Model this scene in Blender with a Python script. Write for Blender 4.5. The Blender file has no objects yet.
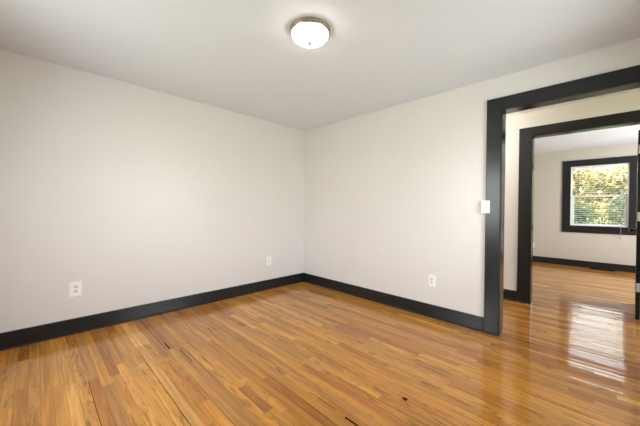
import bpy, bmesh, math, random
from mathutils import Matrix, Vector
random.seed(7)
S = bpy.context.scene
C = S.collection

# ------------------------------------------------------------------ camera
cam_d = bpy.data.cameras.new('camera'); cam = bpy.data.objects.new('camera', cam_d); C.objects.link(cam)
cam_d.sensor_width = 36.0
cam_d.lens = 36.0 * 284.738 / 640.0
cam_d.shift_y = -0.00292
cam_d.clip_start = 0.02
fw = Vector((-0.70762985, 0.70655232, -0.00661831))
rt = Vector((0.70647427, 0.70765416, 0.01094075))
up = rt.cross(fw)
M = Matrix((rt, up, -fw)).transposed().to_4x4()
M.translation = Vector((3.4623, -3.09125, 1.17177))
cam.matrix_world = M
S.camera = cam

# ------------------------------------------------------------------ light and exposure
S.view_settings.view_transform = 'Standard'
S.view_settings.look = 'None'
S.view_settings.gamma = 1.0
S.view_settings.use_curve_mapping = False
S.view_settings.exposure = 0.08

W = bpy.data.worlds.new('sky'); S.world = W; W.use_nodes = True
wn = W.node_tree.nodes; wl = W.node_tree.links
bg = wn['Background']
sky = wn.new('ShaderNodeTexSky'); sky.sky_type = 'NISHITA'; sky.sun_disc = False
sky.sun_elevation = math.radians(38); sky.sun_rotation = math.radians(280)
sky.air_density = 1.0; sky.dust_density = 6.0; sky.ozone_density = 1.0
hz = wn.new('ShaderNodeMix'); hz.data_type = 'RGBA'; hz.inputs[0].default_value = 0.5
hz.inputs[7].default_value = (2.35, 2.15, 1.85, 1)                # thin bright haze over the blue
wl.new(sky.outputs[0], hz.inputs[6]); wl.new(hz.outputs[2], bg.inputs[0]); bg.inputs[1].default_value = 2.7

sd = bpy.data.lights.new('sun', 'SUN'); sd.energy = 1.5; sd.angle = 0.02; sd.color = (1.0, 0.93, 0.82)
so = bpy.data.objects.new('sun', sd); C.objects.link(so)
so.rotation_euler = Vector((0.80, 0.30, -0.62)).to_track_quat('-Z', 'Y').to_euler()

def window_light(name, loc, direction, sx, sy, energy, col=(1, 1, 1), spread=180):
    """daylight lamp set at a window opening, on top of the sky light"""
    d = bpy.data.lights.new(name, 'AREA'); d.shape = 'RECTANGLE'; d.size = sx; d.size_y = sy
    d.energy = energy; d.color = col; d.spread = math.radians(spread)
    o = bpy.data.objects.new(name, d); C.objects.link(o); o.location = loc
    o.rotation_euler = Vector(direction).to_track_quat('-Z', 'Z').to_euler()
    return o
XE, YS = 4.15, -4.05            # the bedroom's walls behind the camera
window_light('added_daylight', (XE - 0.03, -1.00, 1.45), (-1, 0, -0.2), 1.15, 1.25, 25, (0.88, 0.95, 1.0), 140)
window_light('added_daylight', (1.55, YS + 0.03, 1.45), (0, 1, -0.2), 1.25, 1.25, 31, (0.88, 0.95, 1.0), 140)
window_light('added_daylight', (5.37, 3.60, 1.50), (-1, 0, 0), 1.15, 1.25, 84, (0.90, 0.965, 1.0))  # added lamp at an unseen side window, brightens the far room

# ------------------------------------------------------------------ node helpers
def new_mat(name):
    m = bpy.data.materials.new(name); m.use_nodes = True
    nt = m.node_tree
    return m, nt, nt.nodes['Principled BSDF'], nt.nodes, nt.links
def plain(name, col, rough=0.5, metal=0.0, spec=0.5, bump=0.0, bscale=200.0, vary=0.0, vscale=6.0):
    m, nt, b, n, l = new_mat(name)
    b.inputs['Base Color'].default_value = (*col, 1)
    b.inputs['Roughness'].default_value = rough; b.inputs['Metallic'].default_value = metal
    b.inputs['Specular IOR Level'].default_value = spec
    tc = n.new('ShaderNodeTexCoord')
    if vary > 0:
        ns = n.new('ShaderNodeTexNoise'); ns.inputs['Scale'].default_value = vscale; ns.inputs['Detail'].default_value = 4
        l.new(tc.outputs['Object'], ns.inputs['Vector'])
        mr = n.new('ShaderNodeMapRange'); mr.inputs['To Min'].default_value = 1 - vary; mr.inputs['To Max'].default_value = 1 + vary
        l.new(ns.outputs['Fac'], mr.inputs['Value'])
        mx = n.new('ShaderNodeVectorMath'); mx.operation = 'SCALE'; mx.inputs[0].default_value = col
        l.new(mr.outputs[0], mx.inputs['Scale']); l.new(mx.outputs[0], b.inputs['Base Color'])
    if bump > 0:
        nb = n.new('ShaderNodeTexNoise'); nb.inputs['Scale'].default_value = bscale; nb.inputs['Detail'].default_value = 3
        l.new(tc.outputs['Object'], nb.inputs['Vector'])
        bp = n.new('ShaderNodeBump'); bp.inputs['Strength'].default_value = bump; bp.inputs['Distance'].default_value = 0.002
        l.new(nb.outputs['Fac'], bp.inputs['Height']); l.new(bp.outputs[0], b.inputs['Normal'])
    return m

MAT = {}
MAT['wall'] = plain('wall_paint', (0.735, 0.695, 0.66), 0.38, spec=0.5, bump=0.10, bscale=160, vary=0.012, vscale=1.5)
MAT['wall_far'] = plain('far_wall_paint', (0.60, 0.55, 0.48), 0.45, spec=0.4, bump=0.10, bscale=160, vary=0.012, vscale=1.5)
MAT['ceiling'] = plain('ceiling_paint', (0.79, 0.815, 0.865), 0.8, spec=0.2, bump=0.12, bscale=120, vary=0.01, vscale=1.2)
MAT['trim'] = plain('charcoal_trim_paint', (0.017, 0.017, 0.0175), 0.24, spec=0.36, bump=0.05, bscale=90, vary=0.10, vscale=5)
MAT['white_plastic'] = plain('white_plastic', (0.90, 0.89, 0.87), 0.35, vary=0.01)
MAT['grey_plastic'] = plain('receptacle_plastic', (0.74, 0.73, 0.70), 0.4, vary=0.01)
MAT['slot'] = plain('slot_shadow_black', (0.03, 0.03, 0.03), 0.6, vary=0.05)
MAT['vinyl'] = plain('white_window_vinyl', (0.84, 0.84, 0.84), 0.35, vary=0.01)
MAT['slat'] = plain('blind_slat', (0.85, 0.85, 0.83), 0.4, vary=0.015)
MAT['cord'] = plain('blind_cord', (0.10, 0.10, 0.09), 0.6, vary=0.05)
MAT['nickel'] = plain('brushed_nickel', (0.40, 0.335, 0.25), 0.32, metal=1.0, vary=0.04, vscale=30)
MAT['finial'] = plain('grey_finial_metal', (0.05, 0.048, 0.045), 0.6, metal=0.0, vary=0.04)
MAT['hinge'] = plain('satin_hinge_metal', (0.72, 0.71, 0.68), 0.35, metal=0.6, vary=0.04)
MAT['bronze'] = plain('dark_knob_metal', (0.06, 0.055, 0.05), 0.18, metal=0.8, vary=0.05)
MAT['register'] = plain('dark_register_metal', (0.012, 0.010, 0.009), 0.9, spec=0.0, vary=0.1)
MAT['bark'] = plain('tree_bark', (0.10, 0.075, 0.055), 0.9, bump=0.8, bscale=25, vary=0.3, vscale=8)
MAT['lawn'] = plain('lawn_grass', (0.12, 0.20, 0.05), 0.9, bump=0.9, bscale=40, vary=0.4, vscale=3)
MAT['gap'] = plain('dark_floor_gap', (0.028, 0.012, 0.006), 0.9, spec=0.0, vary=0.3, vscale=40)

def glass_mat():
    m, nt, b, n, l = new_mat('window_glass')
    n.remove(b)
    tr = n.new('ShaderNodeBsdfTransparent'); gl = n.new('ShaderNodeBsdfGlossy'); gl.inputs['Roughness'].default_value = 0.0
    tr.inputs[0].default_value = (0.97, 0.985, 0.97, 1)
    fr = n.new('ShaderNodeFresnel'); fr.inputs['IOR'].default_value = 1.45
    mx = n.new('ShaderNodeMixShader'); l.new(fr.outputs[0], mx.inputs[0]); l.new(tr.outputs[0], mx.inputs[1]); l.new(gl.outputs[0], mx.inputs[2])
    l.new(mx.outputs[0], n['Material Output'].inputs[0])
    return m
MAT['glass'] = glass_mat()

def lamp_glass():
    m, nt, b, n, l = new_mat('frosted_lit_glass')
    b.inputs['Base Color'].default_value = (0.9, 0.88, 0.84, 1); b.inputs['Roughness'].default_value = 0.3
    b.inputs['Emission Color'].default_value = (1.0, 0.93, 0.82, 1); b.inputs['Emission Strength'].default_value = 18.0
    return m
MAT['lamp'] = lamp_glass()
MAT['wand'] = plain('wand_plastic', (0.42, 0.42, 0.40), 0.3, vary=0.02)
def leaf_mat(name, c1, c2, c3):
    m, nt, b, n, l = new_mat(name)
    at = n.new('ShaderNodeAttribute'); at.attribute_name = 'tint'
    r = n.new('ShaderNodeValToRGB'); e = r.color_ramp.elements
    e[0].color = (*c1, 1); e[1].color = (*c3, 1); e.new(0.5).color = (*c2, 1)
    l.new(at.outputs['Fac'], r.inputs[0])
    b.inputs['Roughness'].default_value = 0.55
    l.new(r.outputs[0], b.inputs['Base Color'])
    tl = n.new('ShaderNodeBsdfTranslucent'); l.new(r.outputs[0], tl.inputs[0])
    mx = n.new('ShaderNodeMixShader'); mx.inputs[0].default_value = 0.45
    l.new(b.outputs[0], mx.inputs[1]); l.new(tl.outputs[0], mx.inputs[2]); l.new(mx.outputs[0], n['Material Output'].inputs[0])
    return m
MAT['leaf_gold'] = leaf_mat('golden_leaves', (0.09, 0.09, 0.045), (0.46, 0.33, 0.07), (0.66, 0.55, 0.26))
MAT['leaf_pale'] = leaf_mat('pale_gold_leaves', (0.09, 0.10, 0.06), (0.44, 0.36, 0.13), (0.68, 0.62, 0.40))
MAT['leaf_lime'] = leaf_mat('yellow_green_leaves', (0.06, 0.09, 0.06), (0.20, 0.21, 0.11), (0.48, 0.46, 0.30))
MAT['leaf_green'] = leaf_mat('shrub_leaves', (0.025, 0.055, 0.042), (0.08, 0.12, 0.075), (0.22, 0.25, 0.16))

def floor_mat():
    m, nt, b, n, l = new_mat('oak_strip_floor')
    col = n.new('ShaderNodeAttribute'); col.attribute_name = 'plank_tint'
    rnd = n.new('ShaderNodeAttribute'); rnd.attribute_name = 'plank_id'
    uv = n.new('ShaderNodeUVMap'); uv.uv_map = 'UVMap'
    sep = n.new('ShaderNodeSeparateXYZ'); l.new(uv.outputs[0], sep.inputs[0])
    # grain coordinates: along the board, across it, and a separate slice of noise for every board
    idm = n.new('ShaderNodeMath'); idm.operation = 'MULTIPLY'; idm.inputs[1].default_value = 37.0; l.new(rnd.outputs['Fac'], idm.inputs[0])
    def grain(su, sv, scale, detail, dist=0.0):
        a = n.new('ShaderNodeMath'); a.operation = 'MULTIPLY'; a.inputs[1].default_value = su; l.new(sep.outputs[0], a.inputs[0])
        c = n.new('ShaderNodeMath'); c.operation = 'MULTIPLY'; c.inputs[1].default_value = sv; l.new(sep.outputs[1], c.inputs[0])
        k = n.new('ShaderNodeCombineXYZ'); l.new(a.outputs[0], k.inputs[0]); l.new(c.outputs[0], k.inputs[1]); l.new(idm.outputs[0], k.inputs[2])
        t = n.new('ShaderNodeTexNoise'); t.inputs['Scale'].default_value = scale; t.inputs['Detail'].default_value = detail
        t.inputs['Distortion'].default_value = dist; l.new(k.outputs[0], t.inputs['Vector'])
        return t.outputs['Fac']
    g1 = grain(0.5, 8.0, 6.0, 4, 0.6)       # long streaks
    g2 = grain(0.7, 3.5, 7.0, 4, 1.6)        # cathedral figure and knots
    def mr(src, a, bb, c, d):
        q = n.new('ShaderNodeMapRange'); q.inputs['From Min'].default_value = a; q.inputs['From Max'].default_value = bb
        q.inputs['To Min'].default_value = c; q.inputs['To Max'].default_value = d; l.new(src, q.inputs['Value']); return q.outputs[0]
    s1 = mr(g1, 0.3, 0.7, 0.74, 1.20)
    s2a = mr(g2, 0.32, 0.48, 0.58, 1.03)
    hv = mr(rnd.outputs['Fac'], 0.35, 0.70, 0.0, 1.0)        # only some boards carry strong figure
    s2m = n.new('ShaderNodeMix'); s2m.inputs[2].default_value = 1.0; l.new(hv, s2m.inputs[0]); l.new(s2a, s2m.inputs[3])
    s2 = s2m.outputs[0]
    mu = n.new('ShaderNodeMath'); mu.operation = 'MULTIPLY'; l.new(s1, mu.inputs[0]); l.new(s2, mu.inputs[1])
    # dark hairline between boards: UV y runs 0..board width in metres
    ed = n.new('ShaderNodeMath'); ed.operation = 'PINGPONG'; ed.inputs[1].default_value = 0.0285; l.new(sep.outputs[1], ed.inputs[0])
    ln = mr(ed.outputs[0], 0.0004, 0.0016, 0.55, 1.0)
    mu2 = n.new('ShaderNodeMath'); mu2.operation = 'MULTIPLY'; l.new(mu.outputs[0], mu2.inputs[0]); l.new(ln, mu2.inputs[1])
    sc = n.new('ShaderNodeVectorMath'); sc.operation = 'SCALE'; l.new(col.outputs['Color'], sc.inputs[0]); l.new(mu2.outputs[0], sc.inputs['Scale'])
    l.new(sc.outputs[0], b.inputs['Base Color'])
    b.inputs['Roughness'].default_value = 0.42
    b.inputs['Specular IOR Level'].default_value = 0.05
    b.inputs['Coat Weight'].default_value = 0.85; b.inputs['Coat Roughness'].default_value = 0.085; b.inputs['Coat IOR'].default_value = 1.46
    # the varnish is a little wavy
    tc = n.new('ShaderNodeTexCoord')
    wv = n.new('ShaderNodeTexNoise'); wv.inputs['Scale'].default_value = 9.0; wv.inputs['Detail'].default_value = 2
    l.new(tc.outputs['Object'], wv.inputs['Vector'])
    bp = n.new('ShaderNodeBump'); bp.inputs['Strength'].default_value = 1.0; bp.inputs['Distance'].default_value = 0.0002
    l.new(wv.outputs['Fac'], bp.inputs['Height'])
    l.new(bp.outputs[0], b.inputs['Coat Normal'])
    return m
MAT['floor'] = floor_mat()

# ------------------------------------------------------------------ mesh helpers
class MB:
    def __init__(self): self.bm = bmesh.new()
    def box(self, a, b, mtx=None):
        x0, y0, z0 = (min(a[i], b[i]) for i in range(3)); x1, y1, z1 = (max(a[i], b[i]) for i in range(3))
        v = [self.bm.verts.new(p) for p in ((x0,y0,z0),(x1,y0,z0),(x1,y1,z0),(x0,y1,z0),(x0,y0,z1),(x1,y0,z1),(x1,y1,z1),(x0,y1,z1))]
        for f in ((3,2,1,0),(4,5,6,7),(0,1,5,4),(1,2,6,5),(2,3,7,6),(3,0,4,7)): self.bm.faces.new([v[i] for i in f])
        if mtx is not None:
            for q in v: q.co = mtx @ q.co
        return self
    def lathe(self, prof, n=48, mtx=None, smooth=True):
        rings = []
        for r, z in prof:
            if r < 1e-6: rings.append([self.bm.verts.new((0, 0, z))])
            else: rings.append([self.bm.verts.new((r*math.cos(2*math.pi*k/n), r*math.sin(2*math.pi*k/n), z)) for k in range(n)])
        for A, B in zip(rings, rings[1:]):
            for k in range(n):
                k2 = (k+1) % n
                if len(A) == 1 and len(B) == 1: continue
                if len(A) == 1: f = self.bm.faces.new((A[0], B[k], B[k2]))
                elif len(B) == 1: f = self.bm.faces.new((A[k], B[0], A[k2]))
                else: f = self.bm.faces.new((A[k], B[k], B[k2], A[k2]))
                f.smooth = smooth
        if mtx is not None:
            for R in rings:
                for q in R: q.co = mtx @ q.co
        return self
    def tube(self, pts, rad, n=8):
        pts = [Vector(p) for p in pts]; rings = []
        for i, p in enumerate(pts):
            t = (pts[min(i+1, len(pts)-1)] - pts[max(i-1, 0)]).normalized()
            a = t.cross(Vector((0, 0, 1)) if abs(t.z) < 0.9 else Vector((1, 0, 0))).normalized(); c = t.cross(a)
            r = rad[i] if isinstance(rad, (list, tuple)) else rad
            rings.append([self.bm.verts.new(p + a*r*math.cos(2*math.pi*k/n) + c*r*math.sin(2*math.pi*k/n)) for k in range(n)])
        for A, B in zip(rings, rings[1:]):
            for k in range(n):
                f = self.bm.faces.new((A[k], A[(k+1) % n], B[(k+1) % n], B[k])); f.smooth = True
        self.bm.faces.new(rings[0][::-1]); self.bm.faces.new(rings[-1])
        return self
    def prism(self, prof, p0, p1, out):
        """profile (distance from wall, height) swept from p0 to p1; out = horizontal unit vector off the wall"""
        p0, p1, out = Vector(p0), Vector(p1), Vector(out); R = []
        for p in (p0, p1): R.append([self.bm.verts.new(p + out*d + Vector((0, 0, h))) for d, h in prof])
        k = len(prof)
        for i in range(k): self.bm.faces.new((R[0][i], R[0][(i+1) % k], R[1][(i+1) % k], R[1][i]))
        self.bm.faces.new(R[0][::-1]); self.bm.faces.new(R[1])
        return self
    def build(self, name, mat, parent=None, bevel=0.0, seg=2):
        bmesh.ops.recalc_face_normals(self.bm, faces=self.bm.faces[:])
        me = bpy.data.meshes.new(name); self.bm.to_mesh(me); self.bm.free()
        for m in (mat if isinstance(mat, list) else [mat]): me.materials.append(m)
        o = bpy.data.objects.new(name, me); C.objects.link(o)
        if parent is not None: o.parent = parent
        if bevel > 0:
            b = o.modifiers.new('bevel', 'BEVEL'); b.width = bevel; b.segments = seg; b.limit_method = 'ANGLE'; b.angle_limit = math.radians(40)
        return o
def tag(o, label, cat, group=None, kind=None):
    o['label'] = label; o['category'] = cat
    if group: o['group'] = group
    if kind: o['kind'] = kind
    return o
def struct(o, label, cat): return tag(o, label, cat, kind='structure')
def empty(name, loc, label, cat, group=None, rz=0.0, kind=None):
    o = bpy.data.objects.new(name, None); C.objects.link(o); o.location = loc; o.rotation_euler.z = rz
    o.empty_display_size = 0.1
    return tag(o, label, cat, group, kind)

# ------------------------------------------------------------------ the setting: measures
H = 2.44                      # bedroom and hall ceilings
H3 = 2.53                     # ceiling of the room beyond
TW = 0.13                     # wall thickness
OX0, OX1, OZ = 2.769, 3.72, 2.12      # cased opening, bedroom to hall
Y2 = 1.346; Y2B = Y2 + TW             # wall between hall and far room
PX0, PX1 = 2.804, 3.765               # doorway in that wall
Y3 = 5.176                            # far wall
WX0, WX1, WZ0, WZ1 = 2.924, 3.79, 0.882, 2.152
FX0, FX1 = 1.75, 5.40                 # far room's side walls
HX0, HX1 = 1.30, 5.40                 # hall's end walls

# floor: strip boards running along x, every board its own quad
def build_floor():
    bm = bmesh.new(); uvl = bm.loops.layers.uv.new('UVMap')
    recs = []
    w = 0.057; y = YS - 0.1; x_lo, x_hi = -0.1, 5.5
    pal = [((0.500, 0.214, 0.034), 6), ((0.450, 0.183, 0.028), 5), ((0.545, 0.245, 0.046), 4), ((0.365, 0.137, 0.025), 3),
           ((0.630, 0.312, 0.072), 2), ((0.440, 0.192, 0.046), 3)]
    bag = [c for c, k in pal for _ in range(k)]
    rn = random.Random(21)
    while y < Y3 + 0.25:
        x = x_lo - rn.uniform(0, 0.9)
        while x < x_hi:
            L = rn.choice((0.35, 0.5, 0.6, 0.75, 0.9, 1.1, 1.4, 1.7)) * rn.uniform(0.85, 1.15)
            x0, x1 = max(x, x_lo), min(x + L, x_hi)
            if x1 - x0 > 0.01:
                c = rn.choice(bag); k = rn.uniform(0.84, 1.10); pid = rn.random()
                u0 = rn.uniform(0, 20); cup = rn.uniform(0.005, 0.022); tilt = rn.gauss(0, 0.015)
                cuts = (0, 0.3, 0.7, 1.0); zs = (0, cup*0.3*w, cup*0.3*w, 0)      # slightly crowned, slightly tilted strip
                vz = [[bm.verts.new((xx, y + q*w, zq - 0.0006 + tilt*(q - 0.5)*w)) for q, zq in zip(cuts, zs)] for xx in (x0, x1)]
                for s_ in range(3):
                    f = bm.faces.new((vz[0][s_], vz[1][s_], vz[1][s_+1], vz[0][s_+1]))
                    for lp, (a, q) in zip(f.loops, ((0, cuts[s_]), (x1-x0, cuts[s_]), (x1-x0, cuts[s_+1]), (0, cuts[s_+1]))): lp[uvl].uv = (u0 + a, q*w)
                    recs.append(((c[0]*k, c[1]*k, c[2]*k, 1), pid))
                if rn.random() < 0.10 and x1 - x0 > 0.4: JOINTS.append((x0 + rn.uniform(0, 0.1), x0 + (x1 - x0)*rn.uniform(0.5, 1), y, rn.uniform(0.0015, 0.0035)))
            x += L
        y += w
    nb = len(recs)
    # open joints, gouges and nail holes (x0, x1, y, width) lying in the surface
    for (x0, x1, yy, wd) in MARKS + JOINTS:
        v = [bm.verts.new(p) for p in ((x0, yy-wd/2, 0.0004), (x1, yy-wd/2, 0.0004), (x1, yy+wd/2, 0.0004), (x0, yy+wd/2, 0.0004))]
        f = bm.faces.new(v); f.material_index = 1
        recs.append(((0.05, 0.02, 0.01, 1), 0.5))
    # slab under the boards
    vs = [bm.verts.new(p) for p in ((x_lo, YS-0.1, -0.06), (x_hi, YS-0.1, -0.06), (x_hi, Y3+0.2, -0.06), (x_lo, Y3+0.2, -0.06))]
    f = bm.faces.new(vs[::-1]); f.material_index = 1; recs.append(((0.05, 0.02, 0.01, 1), 0.5))
    me = bpy.data.meshes.new('floor'); bm.to_mesh(me); bm.free()
    me.attributes.new('plank_tint', 'FLOAT_COLOR', 'FACE'); me.attributes.new('plank_id', 'FLOAT', 'FACE')
    ca = me.attributes['plank_tint']; ia = me.attributes['plank_id']
    for i, (c, r) in enumerate(recs): ca.data[i].color = c; ia.data[i].value = r
    me.materials.append(MAT['floor']); me.materials.append(MAT['gap'])
    o = bpy.data.objects.new('floor', me); C.objects.link(o)
    return o
JOINTS = []
MARKS = [
    (2.584, 2.614, -1.466, 0.024),      # black nick beside the middle of the room
    (2.44, 2.54, -1.853, 0.012),        # short open crack
    (2.14, 2.36, -1.845, 0.004),
    (0.79, 0.92, -2.30, 0.010),
    (0.99, 1.26, -2.245, 0.005),
    (0.72, 0.86, -1.90, 0.006),
    (2.70, 3.42, 0.03, 0.006),          # joint along the threshold
    (2.80, 3.52, 0.93, 0.006),
]
struct(build_floor(), 'glossy honey oak strip floor running through the bedroom, hall and far room', 'floor')

def wall_with_opening(name, axis, c0, c1, a0, a1, z1, openings, mat, label, z0=-0.06):
    """axis 'x': wall runs along x between a0..a1, thickness c0..c1 in y"""
    m = MB()
    def bx(u0, u1, w0, w1):
        if u1 - u0 < 1e-4 or w1 - w0 < 1e-4: return
        if axis == 'x': m.box((u0, c0, w0), (u1, c1, w1))
        else: m.box((c0, u0, w0), (c1, u1, w1))
    u = a0
    for (p0, p1, q0, q1) in openings:
        bx(u, p0, z0, z1); bx(p0, p1, q1, z1)
        if q0 > z0: bx(p0, p1, z0, q0)
        u = p1
    bx(u, a1, z0, z1)
    return struct(m.build(name, mat), label, 'wall')
WE = (-1.60, -0.40, 0.80, 2.10)      # bedroom window on the side behind the camera: y0,y1,z0,z1
WS = (0.90, 2.20, 0.80, 2.10)
wall_with_opening('wall_left', 'y', -TW, 0, YS - TW, TW, H, [], MAT['wall'], 'plain pale greige wall left of the room corner')
wall_with_opening('wall_right', 'x', 0, TW, 0, XE + TW, H, [(OX0 - 0.018, OX1 + 0.018, -0.06, OZ + 0.018)], MAT['wall'], 'pale greige wall right of the corner, pierced by the wide cased opening')
wall_with_opening('wall_side', 'y', XE, XE + TW, YS - TW, 0, H, [WE], MAT['wall'], 'bedroom wall facing the left wall, beside the camera')
wall_with_opening('wall_rear', 'x', YS - TW, YS, 0, XE, H, [WS], MAT['wall'], 'bedroom wall behind the camera')
wall_with_opening('wall_hall', 'x', Y2, Y2B, HX0, HX1, H3, [(PX0 - 0.018, PX1 + 0.018, -0.06, OZ + 0.018)], MAT['wall'], 'cream hall wall around the inner charcoal doorway')
wall_with_opening('wall_hall_end', 'y', HX0 - TW, HX0, TW, Y2B, H, [], MAT['wall'], 'end wall of the hall hidden left of the opening')
wall_with_opening('wall_hall_other_end', 'y', HX1, HX1 + TW, TW, Y2B, H, [], MAT['wall'], 'end wall of the hall hidden right of the opening')
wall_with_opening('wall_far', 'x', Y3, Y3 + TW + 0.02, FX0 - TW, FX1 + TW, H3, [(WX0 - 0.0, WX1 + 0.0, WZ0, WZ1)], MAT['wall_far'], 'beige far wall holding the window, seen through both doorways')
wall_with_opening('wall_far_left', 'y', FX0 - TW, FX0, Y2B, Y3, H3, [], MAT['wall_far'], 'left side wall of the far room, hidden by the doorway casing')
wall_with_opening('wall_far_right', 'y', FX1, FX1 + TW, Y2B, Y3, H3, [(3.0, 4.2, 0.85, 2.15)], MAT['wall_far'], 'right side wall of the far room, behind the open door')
struct(MB().box((-TW, YS - TW, H), (XE + TW, TW, H + 0.14)).build('ceiling', MAT['ceiling']), 'smooth off-white bedroom ceiling carrying the round flush light', 'ceiling')
struct(MB().box((HX0 - TW, TW, H), (HX1 + TW, Y2, H + 0.14)).build('ceiling_hall', MAT['ceiling']), 'white ceiling of the narrow hall', 'ceiling')
struct(MB().box((FX0 - TW, Y2, H3), (FX1 + TW, Y3 + TW + 0.02, H3 + 0.14)).build('ceiling_far', MAT['ceiling']), 'white ceiling of the far room above its window', 'ceiling')

# baseboards with a quarter-round shoe
BH = 0.137
board = [(0, 0), (0.017, 0), (0.017, BH - 0.004), (0.013, BH), (0, BH)]
shoe = [(0.017, 0), (0.032, 0), (0.031, 0.007), (0.027, 0.013), (0.022, 0.016), (0.017, 0.0165)]
def baseboard(name, p0, p1, out, label, shoe_on=True, shoe_to=None):
    o = struct(MB().prism(board, p0, p1, out).build(name, MAT['trim']), label, 'baseboard')
    if shoe_on: MB().prism(shoe, p0, shoe_to or p1, out).build('shoe_moulding', MAT['trim'], o)
    return o
CW = 0.125
baseboard('baseboard_left', (0, YS, 0), (0, 0, 0), (1, 0, 0), 'charcoal baseboard along the foot of the left wall')
baseboard('baseboard_right', (0.017, 0, 0), (OX0 - CW - 0.003, 0, 0), (0, -1, 0), 'charcoal baseboard running from the corner to the big casing', shoe_to=(OX0 + 0.002, 0, 0))
baseboard('baseboard_right_end', (OX1 + CW + 0.003, 0, 0), (XE, 0, 0), (0, -1, 0), 'short charcoal baseboard right of the cased opening', False)
baseboard('baseboard_hall', (HX0, Y2, 0), (PX0 - 0.142, Y2, 0), (0, -1, 0), 'short strip of charcoal baseboard in the hall left of the inner doorway', shoe_to=(PX0 + 0.002, Y2, 0))
baseboard('baseboard_far', (FX0, Y3, 0), (FX1, Y3, 0), (0, -1, 0), 'charcoal baseboard under the window in the far room')

# cased opening and doorway: flat charcoal boards with jamb liners
def casing(name, x0, x1, zt, yface, ydir, yback, label, CW=0.125):
    y0, y1 = sorted((yface, yface + ydir*0.02))
    o = MB().box((x0 - CW, y0, 0), (x0 + 0.0, y1, zt)).build(name, MAT['trim'], bevel=0.004)
    struct(o, label, 'door casing')
    MB().box((x1, y0, 0), (x1 + CW, y1, zt)).build('side_casing', MAT['trim'], o, bevel=0.002)
    MB().box((x0 - CW, y0, zt), (x1 + CW, y1, zt + 0.117)).build('head_casing', MAT['trim'], o, bevel=0.002)
    a, b = sorted((yface, yback))
    if ydir < 0:
        MB().box((x0 - 0.017, a, 0), (x0 + 0.003, b, zt)).build('jamb', MAT['trim'], o)
        MB().box((x1 - 0.003, a, 0), (x1 + 0.017, b, zt)).build('jamb', MAT['trim'], o)
        MB().box((x0 + 0.003, a, zt - 0.003), (x1 - 0.003, b, zt + 0.017)).build('head_jamb', MAT['trim'], o)
    return o
casing('trim_1', OX0, OX1, OZ, -0.0, -1, TW, 'wide charcoal casing framing the opening from bedroom to hall')
casing('trim_2', OX0, OX1, OZ, TW, 1, TW, 'charcoal casing on the hall side of the opening')
casing('trim_3', PX0, PX1, OZ, Y2, -1, Y2B, 'charcoal casing of the inner doorway across the hall', 0.139)
casing('trim_4', PX0, PX1, OZ, Y2B, 1, Y2B, 'charcoal casing on the far room side of the inner doorway')

# ------------------------------------------------------------------ windows
def simple_window(name, axis, c, u0, u1, z0, z1, label):
    """frame, meeting rail and pane of a window outside the picture; c = plane of the pane"""
    def b(m, p, q, w0, w1, t):
        if axis == 'x': m.box((p, c - t, w0), (q, c + t, w1))
        else: m.box((c - t, p, w0), (c + t, q, w1))
    f = MB(); zm = (z0 + z1)/2
    b(f, u0, u0 + 0.05, z0, z1, 0.03); b(f, u1 - 0.05, u1, z0, z1, 0.03)
    b(f, u0 + 0.05, u1 - 0.05, z0, z0 + 0.06, 0.03); b(f, u0 + 0.05, u1 - 0.05, z1 - 0.05, z1, 0.03); b(f, u0 + 0.05, u1 - 0.05, zm - 0.02, zm + 0.02, 0.03)
    o = struct(f.build(name, MAT['vinyl']), label, 'window')
    g = MB(); b(g, u0 + 0.05, u1 - 0.05, z0 + 0.06, zm - 0.02, 0.002); b(g, u0 + 0.05, u1 - 0.05, zm + 0.02, z1 - 0.05, 0.002)
    g.build('pane', MAT['glass'], o)
    return o
simple_window('window_2', 'y', XE + 0.08, *WE, 'white window in the bedroom wall beside the camera')
simple_window('window_3', 'x', YS - 0.08, *WS, 'white window in the bedroom wall behind the camera')
simple_window('added_window_4', 'y', FX1 + 0.08, 3.0, 4.2, 0.85, 2.15, 'unseen white window added to light the far room, hidden behind the open door')  # invented window, put out of view to go with the far room's added lamp

# window_1: the double-hung window seen through both doorways
yf = Y3 - 0.02
wroot = MB().box((WX0 - 0.14, yf, WZ0 - 0.15), (WX0, Y3, WZ1 + 0.135)).build('window_1', MAT['trim'], bevel=0.002)
struct(wroot, 'white double hung window in a flat charcoal surround on the far wall', 'window')
for nm, a, b in (('side_casing', (WX1, yf, WZ0 - 0.15), (WX1 + 0.14, Y3, WZ1 + 0.135)),
                 ('head_casing', (WX0, yf, WZ1), (WX1, Y3, WZ1 + 0.135)),
                 ('sill_casing', (WX0, yf, WZ0 - 0.15), (WX1, Y3, WZ0))):
    MB().box(a, b).build(nm, MAT['trim'], wroot, bevel=0.002)
fr = MB(); ya, yb = Y3 - 0.002, Y3 + 0.148
FT = 0.010
for a, b in (((WX0, ya, WZ0), (WX0 + FT, yb, WZ1)), ((WX1 - FT, ya, WZ0), (WX1, yb, WZ1)),
             ((WX0 + FT, ya, WZ0), (WX1 - FT, yb, WZ0 + FT)), ((WX0 + FT, ya, WZ1 - FT), (WX1 - FT, yb, WZ1))): fr.box(a, b)
fro = fr.build('window_frame', MAT['vinyl'], wroot); fro['label'] = 'white vinyl frame'
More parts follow.
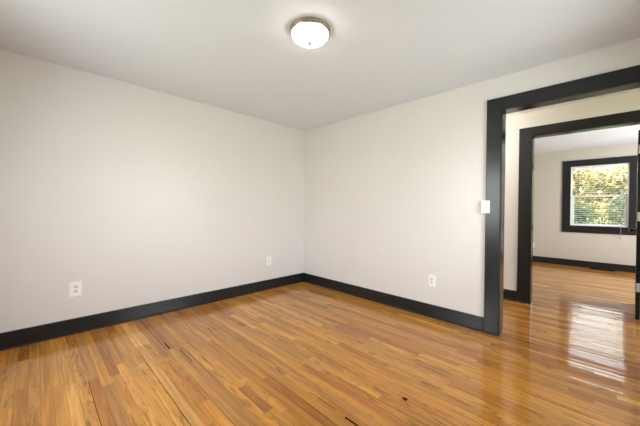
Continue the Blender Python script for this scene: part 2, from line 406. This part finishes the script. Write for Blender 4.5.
def sash(nm, y0, y1, z0, z1, st, top, bot):
    x0, x1 = WX0 + FT, WX1 - FT
    m = MB()
    m.box((x0, y0, z0), (x0 + st, y1, z1)); m.box((x1 - st, y0, z0), (x1, y1, z1))
    m.box((x0 + st, y0, z0), (x1 - st, y1, z0 + bot)); m.box((x0 + st, y0, z1 - top), (x1 - st, y1, z1))
    o = m.build(nm, MAT['vinyl'], wroot); o['label'] = 'white sash'
    yc = (y0 + y1)/2
    g = MB().box((x0 + st, yc - 0.002, z0 + bot), (x1 - st, yc + 0.002, z1 - top)).build('pane', MAT['glass'], o); g['label'] = 'clear glass pane'
ZM = 1.512
sash('upper_sash', Y3 + 0.108, Y3 + 0.138, ZM - 0.018, WZ1 - FT, 0.012, 0.02, 0.034)
sash('lower_sash', Y3 + 0.072, Y3 + 0.104, WZ0 + FT, ZM + 0.018, 0.046, 0.034, 0.03)

# ------------------------------------------------------------------ outside
struct(MB().box((-60, -60, -0.75), (60, 80, -0.6)).build('ground', MAT['lawn']), 'green lawn outside the far window', 'ground')

GZ = -0.6
def leaf_mesh(name, blobs, n, size, mat, seed):
    rn = random.Random(seed); verts = []; faces = []; tints = []
    tot = sum(b[1][0]*b[1][1]*b[1][2] for b in blobs)
    for (c, r) in blobs:
        k = int(n * r[0]*r[1]*r[2] / tot); mean = rn.uniform(0.2, 0.65)
        for _ in range(k):
            d = Vector((rn.gauss(0, 1), rn.gauss(0, 1), rn.gauss(0, 1))).normalized() * (rn.random() ** 0.45)
            p = Vector((c[0] + d.x*r[0], c[1] + d.y*r[1], c[2] + d.z*r[2]))
            nrm = Vector((rn.gauss(0, 1), rn.gauss(0, 1), rn.gauss(0, 1) + 0.8)).normalized()
            a = nrm.orthogonal().normalized(); a.rotate(Matrix.Rotation(rn.uniform(0, 6.28), 3, nrm)); b = nrm.cross(a)
            s = size * rn.uniform(0.7, 1.3); i = len(verts)
            verts += [p - a*s*0.5, p + b*s*0.32 + nrm*s*0.08, p + a*s*0.5, p - b*s*0.32 + nrm*s*0.08]
            faces.append((i, i+1, i+2, i+3))
            tints.append(min(1, max(0, rn.gauss(mean, 0.25))))
    me = bpy.data.meshes.new(name); me.from_pydata(verts, [], faces)
    at = me.attributes.new('tint', 'FLOAT', 'FACE')
    for i, t in enumerate(tints): at.data[i].value = t
    me.materials.append(MAT[mat])
    return me
def tree(loc, h, w, mat, label, group, n=2600, leaf=0.17, seed=1):
    r = empty('autumn_tree', loc, label, 'tree', group); rn = random.Random(seed)
    t = MB().tube([(0, 0, 0), (0.03, 0, h*0.3), (-0.02, 0.03, h*0.6), (0.02, 0, h*0.92)], [0.09, 0.075, 0.05, 0.015], 8)
    blobs = [((0, 0, h*0.66), (w*0.6, w*0.6, h*0.30))]
    for k in range(9):
        a = k*2.4 + rn.random(); rr = w*rn.uniform(0.45, 0.8); z = h*rn.uniform(0.38, 0.84)
        e = (rr*math.cos(a), rr*math.sin(a), z)
        t.tube([(0, 0, z*0.62), (e[0]*0.55, e[1]*0.55, z*0.85), e], [0.04, 0.025, 0.008], 6)
        blobs.append((e, (w*0.42, w*0.42, h*0.15)))
    t.build('trunk', MAT['bark'], r)
    f = bpy.data.objects.new('foliage', leaf_mesh('foliage', blobs, n, leaf, mat, seed)); C.objects.link(f); f.parent = r
    return r
def shrub(loc, h, w, label, group, seed):
    r = empty('garden_shrub', loc, label, 'shrub', group); rn = random.Random(seed)
    t = MB(); blobs = [((0, 0, h*0.5), (w*0.7, w*0.7, h*0.5))]
    for k in range(6):
        a = k*1.05 + rn.random()*0.5; e = (w*0.5*math.cos(a), w*0.5*math.sin(a), h*rn.uniform(0.5, 0.85))
        t.tube([(0.1*math.cos(a), 0.1*math.sin(a), 0), (e[0]*0.6, e[1]*0.6, h*0.35), e], [0.025, 0.018, 0.006], 5)
        blobs.append((e, (w*0.4, w*0.4, h*0.22)))
    t.build('stem', MAT['bark'], r)
    f = bpy.data.objects.new('foliage', leaf_mesh('foliage', blobs, 1500, 0.13, 'leaf_green', seed)); C.objects.link(f); f.parent = r
    return r
for i, x in enumerate((-0.65, 1.35, 3.35, 5.35)):
    shrub((x, 20.2, GZ), 2.9, 1.08, ['tall dark shrub far behind the trees, hidden left of the window view', 'tall shrub far behind the trees, toward the left of the window view',
          'tall shrub far behind the trees, in the gap between the two nearest shrubs', 'tall dark shrub far behind the trees, hidden right of the window view'][i], 'shrubs outside the window', 80 + i)
TR = [(0.9, 14.2, 4.2, 1.05, 'leaf_lime', 'pale yellow green tree filling the left of the window view'),
      (2.45, 17.2, 5.0, 1.1, 'leaf_gold', 'golden autumn tree set back in the middle of the window view'),
      (3.75, 14.0, 4.2, 1.05, 'leaf_pale', 'pale gold autumn tree at the right of the window view'),
      (5.3, 17.3, 4.9, 1.1, 'leaf_lime', None), (-0.5, 17.4, 4.9, 1.1, 'leaf_gold', None)]
for i, (x, y, h, w, mt, lb) in enumerate(TR):
    tree((x, y, GZ), h, w, mt, lb or ('yellow green tree hidden right of the window view' if x > 3 else 'golden tree hidden left of the window view'), 'trees outside the window', seed=30 + i)
SH = [(0.5, 11.3), (2.55, 11.2), (4.25, 11.3), (6.1, 11.2)]
SL = ['green shrub below the window hidden at far left', 'green shrub in the lower left of the window view', 'green shrub in the lower right of the window view, next to the open door', 'green shrub hidden right of the window view']
for i, (x, y) in enumerate(SH):
    shrub((x, y, GZ), 2.2 + 0.12*(i % 3), 0.94, SL[i], 'shrubs outside the window', 60 + i)

# ------------------------------------------------------------------ blind
yb0 = Y3 + 0.036
br = empty('window_blind', (0, 0, 0), 'open white horizontal slat blind hanging inside the far window', 'blind')
MB().box((WX0 + 0.014, yb0 - 0.028, WZ1 - 0.045), (WX1 - 0.014, yb0 + 0.028, WZ1 - 0.012)).build('head_rail', MAT['slat'], br, bevel=0.002)
sl = MB(); z = WZ1 - 0.075
while z > WZ0 + 0.05:
    mt = Matrix.Translation((0, yb0, z)) @ Matrix.Rotation(math.radians(-5), 4, 'X')
    sl.box((WX0 + 0.024, -0.024, -0.0009), (WX1 - 0.024, 0.024, 0.0009), mt)
    z -= 0.0445
sl.build('slats', MAT['slat'], br)
MB().box((WX0 + 0.024, yb0 - 0.026, WZ0 + 0.012), (WX1 - 0.024, yb0 + 0.026, WZ0 + 0.028)).build('bottom_rail', MAT['slat'], br, bevel=0.002)
for x in (WX0 + 0.12, WX1 - 0.12):
    MB().tube([(x, yb0 - 0.027, WZ1 - 0.06), (x, yb0 - 0.027, WZ0 + 0.04)], 0.002, 6).build('ladder_cord', MAT['cord'], br)
xw = WX1 - 0.106
wd = MB().tube([(xw, yb0 - 0.031, WZ1 - 0.05), (xw, Y3 - 0.024, WZ1 - 0.12), (xw, Y3 - 0.028, 0.68)], 0.004, 8).build('tilt_wand', MAT['wand'], br)
MB().lathe([(0, 0.0), (0.006, 0.004), (0.009, 0.03), (0.005, 0.045), (0, 0.046)], 12, Matrix.Translation((xw, Y3 - 0.028, 0.64))).build('wand_grip', MAT['wand'], wd)

# ------------------------------------------------------------------ open door at the right edge
dr = empty('door_1', (3.741, Y2B + 0.03, 0), 'charcoal door standing open at the right edge of the inner doorway', 'door', rz=math.radians(-2.7), kind='structure')
# local frame: y along the leaf away from the hinge, leaf face at x = -0.035
T0, T1, DW, DZ = -0.036, -0.001, 0.80, 2.07
lf = MB().box((T0, 0.02, 0.012), (T1, 0.02 + DW, DZ)).build('door_leaf', MAT['trim'], dr, bevel=0.002)
for zc in (1.86, 1.13, 0.36):
    hb = MB().box((T0 + 0.004, 0.0185, zc - 0.048), (T1 - 0.002, 0.0203, zc + 0.048)).build('hinge', MAT['hinge'], dr)
    hb['label'] = 'pale metal hinge'
    MB().tube([(T1 + 0.006, 0.014, zc - 0.05), (T1 + 0.006, 0.014, zc + 0.05)], 0.006, 10).build('hinge_pin', MAT['hinge'], hb)
KY = 0.02 + DW - 0.065
for sx in (-1, 1):
    base = T0 if sx < 0 else T1
    rot = Matrix.Translation((base, KY, 0.95)) @ Matrix.Rotation(math.radians(90*sx), 4, 'Y')
    kb = MB().lathe([(0, 0), (0.031, 0), (0.030, 0.006), (0.013, 0.010), (0.011, 0.026), (0.020, 0.034), (0.027, 0.045), (0.026, 0.056), (0.016, 0.064), (0, 0.066)], 24, rot).build('door_knob', MAT['bronze'], dr)
    kb['label'] = 'dark polished round knob'

# ------------------------------------------------------------------ ceiling lights
def ceiling_light(loc, label):
    r = empty('ceiling_light', loc, label, 'ceiling light')
    MB().lathe([(0, 0), (0.140, 0), (0.143, -0.003), (0.143, -0.010), (0.140, -0.014), (0.141, -0.020), (0.139, -0.031), (0.136, -0.034), (0.126, -0.034), (0.126, -0.02), (0, -0.02)], 64).build('metal_ring', MAT['nickel'], r)
    pr = [(0.130, -0.032)]
    for k in range(0, 13):
        a = math.radians(90*k/12); pr.append((0.129*math.cos(a) if k < 12 else 0.0, -0.035 - 0.056*math.sin(a)))
    d = MB().lathe(pr, 64).build('glass_dome', MAT['lamp'], r); d['label'] = 'glowing frosted glass dome'
    MB().lathe([(0, -0.090), (0.014, -0.0905), (0.015, -0.094), (0.008, -0.099), (0.011, -0.104), (0.007, -0.112), (0, -0.114)], 20).build('finial', MAT['finial'], r)
    return r
ceiling_light((1.972, -1.722, H), 'round flush ceiling light with a glowing frosted dome and nickel ring')
hl = bpy.data.lights.new('hall_lamp', 'POINT'); hl.energy = 25; hl.color = (0.98, 0.94, 0.81); hl.shadow_soft_size = 0.10
hlo = bpy.data.objects.new('hall_lamp', hl); C.objects.link(hlo); hlo.location = (2.05, 0.66, H - 0.25)

# ------------------------------------------------------------------ outlets, plates and switch (local: x right, z up, -y off the wall)
def plate_body(parent, w=0.073, h=0.118, t=0.0065, nm='cover_plate'):
    return MB().box((-w/2, -t, -h/2), (w/2, 0, h/2)).build(nm, MAT['white_plastic'], parent, bevel=0.003, seg=3)
def screw(parent, z, y):
    MB().lathe([(0, 0.0015), (0.0022, 0.0012), (0.003, 0)], 10, Matrix.Translation((0, y, z)) @ Matrix.Rotation(math.radians(90), 4, 'X')).build('screw', MAT['white_plastic'], parent)
def duplex(loc, rz, label, w=0.078, h=0.124):
    r = empty('wall_outlet', loc, label, 'outlet', rz=rz)
    plate_body(r, w, h)
    for s in (1, -1):
        zc = 0.0195*s
        m = MB()
        n = 20; rim = []
        for k in range(n):
            a = 2*math.pi*k/n; rim.append((max(-0.0165, min(0.0165, 0.019*math.cos(a))), 0.0145*math.sin(a) + zc))
        f = [m.bm.verts.new((x, -0.0078, z)) for x, z in rim]; b = [m.bm.verts.new((x, -0.003, z)) for x, z in rim]
        m.bm.faces.new(f)
        for k in range(n): m.bm.faces.new((f[k], f[(k+1) % n], b[(k+1) % n], b[k]))
        rc = m.build('receptacle', MAT['grey_plastic'], r)
        q = MB()
        q.box((-0.0078, -0.0082, zc - 0.002), (-0.0052, -0.007, zc + 0.008)); q.box((0.0052, -0.0082, zc - 0.001), (0.0078, -0.007, zc + 0.007))
        q.box((-0.0028, -0.0082, zc - 0.0105), (0.0028, -0.007, zc - 0.0055))
        so = q.build('slots', MAT['slot'], rc); so['label'] = 'dark plug slots'
    screw(r, 0, -0.0065)
    return r
LEFT = math.radians(90)
duplex((0.0, -2.826, 0.408), LEFT, 'white duplex outlet nearest the left edge, low on the left wall', 0.092, 0.136)
duplex((2.124, 0.0, 0.398), 0, 'white duplex outlet low on the right wall, left of the big casing')
duplex((2.262, Y3, 0.385), 0, 'small white outlet low on the far wall, half hidden by the inner door casing')
r = empty('wall_plate', (0.0, -0.680, 0.411), 'blank white wall plate low on the left wall near the corner', 'wall plate', rz=LEFT)
plate_body(r, 0.082, 0.128)
ins = MB().box((-0.0165, -0.0085, -0.033), (0.0165, -0.005, 0.033)).build('insert', MAT['grey_plastic'], r, bevel=0.002)
for s in (1, -1): screw(r, 0.048*s, -0.0065)

r = empty('light_switch', (2.647, -0.0205, 1.212), 'white toggle light switch plate overlapping the edge of the big charcoal casing', 'light switch')
plate_body(r, 0.072, 0.122)
MB().box((-0.034, -0.001, -0.058), (-0.0105, 0.0205, 0.058)).build('backing_box', MAT['white_plastic'], r)
MB().box((-0.006, -0.0085, -0.013), (0.006, -0.005, 0.013)).build('toggle_slot', MAT['grey_plastic'], r)
MB().box((-0.0042, -0.019, -0.004), (0.0042, -0.006, 0.0065), Matrix.Rotation(math.radians(-18), 4, 'X')).build('toggle', MAT['grey_plastic'], r, bevel=0.001)
for s in (1, -1): screw(r, 0.045*s, -0.0065)

# ------------------------------------------------------------------ floor register under the window
r = empty('floor_register', (3.43, 5.075, 0), 'dark slotted floor register against the far baseboard under the window', 'vent')
g = MB()
for a, b in (((-0.18, -0.055, 0), (0.18, -0.040, 0.006)), ((-0.18, 0.040, 0), (0.18, 0.055, 0.006)), ((-0.18, -0.040, 0), (-0.165, 0.040, 0.006)), ((0.165, -0.040, 0), (0.18, 0.040, 0.006))): g.box(a, b)
g.box((-0.165, -0.040, 0), (0.165, 0.040, 0.0012))
g.build('register_frame', MAT['register'], r)
g = MB()
for k in range(16): g.box((-0.160 + k*0.0205, -0.040, 0.001), (-0.150 + k*0.0205, 0.040, 0.005))
g.build('louvres', MAT['register'], r)
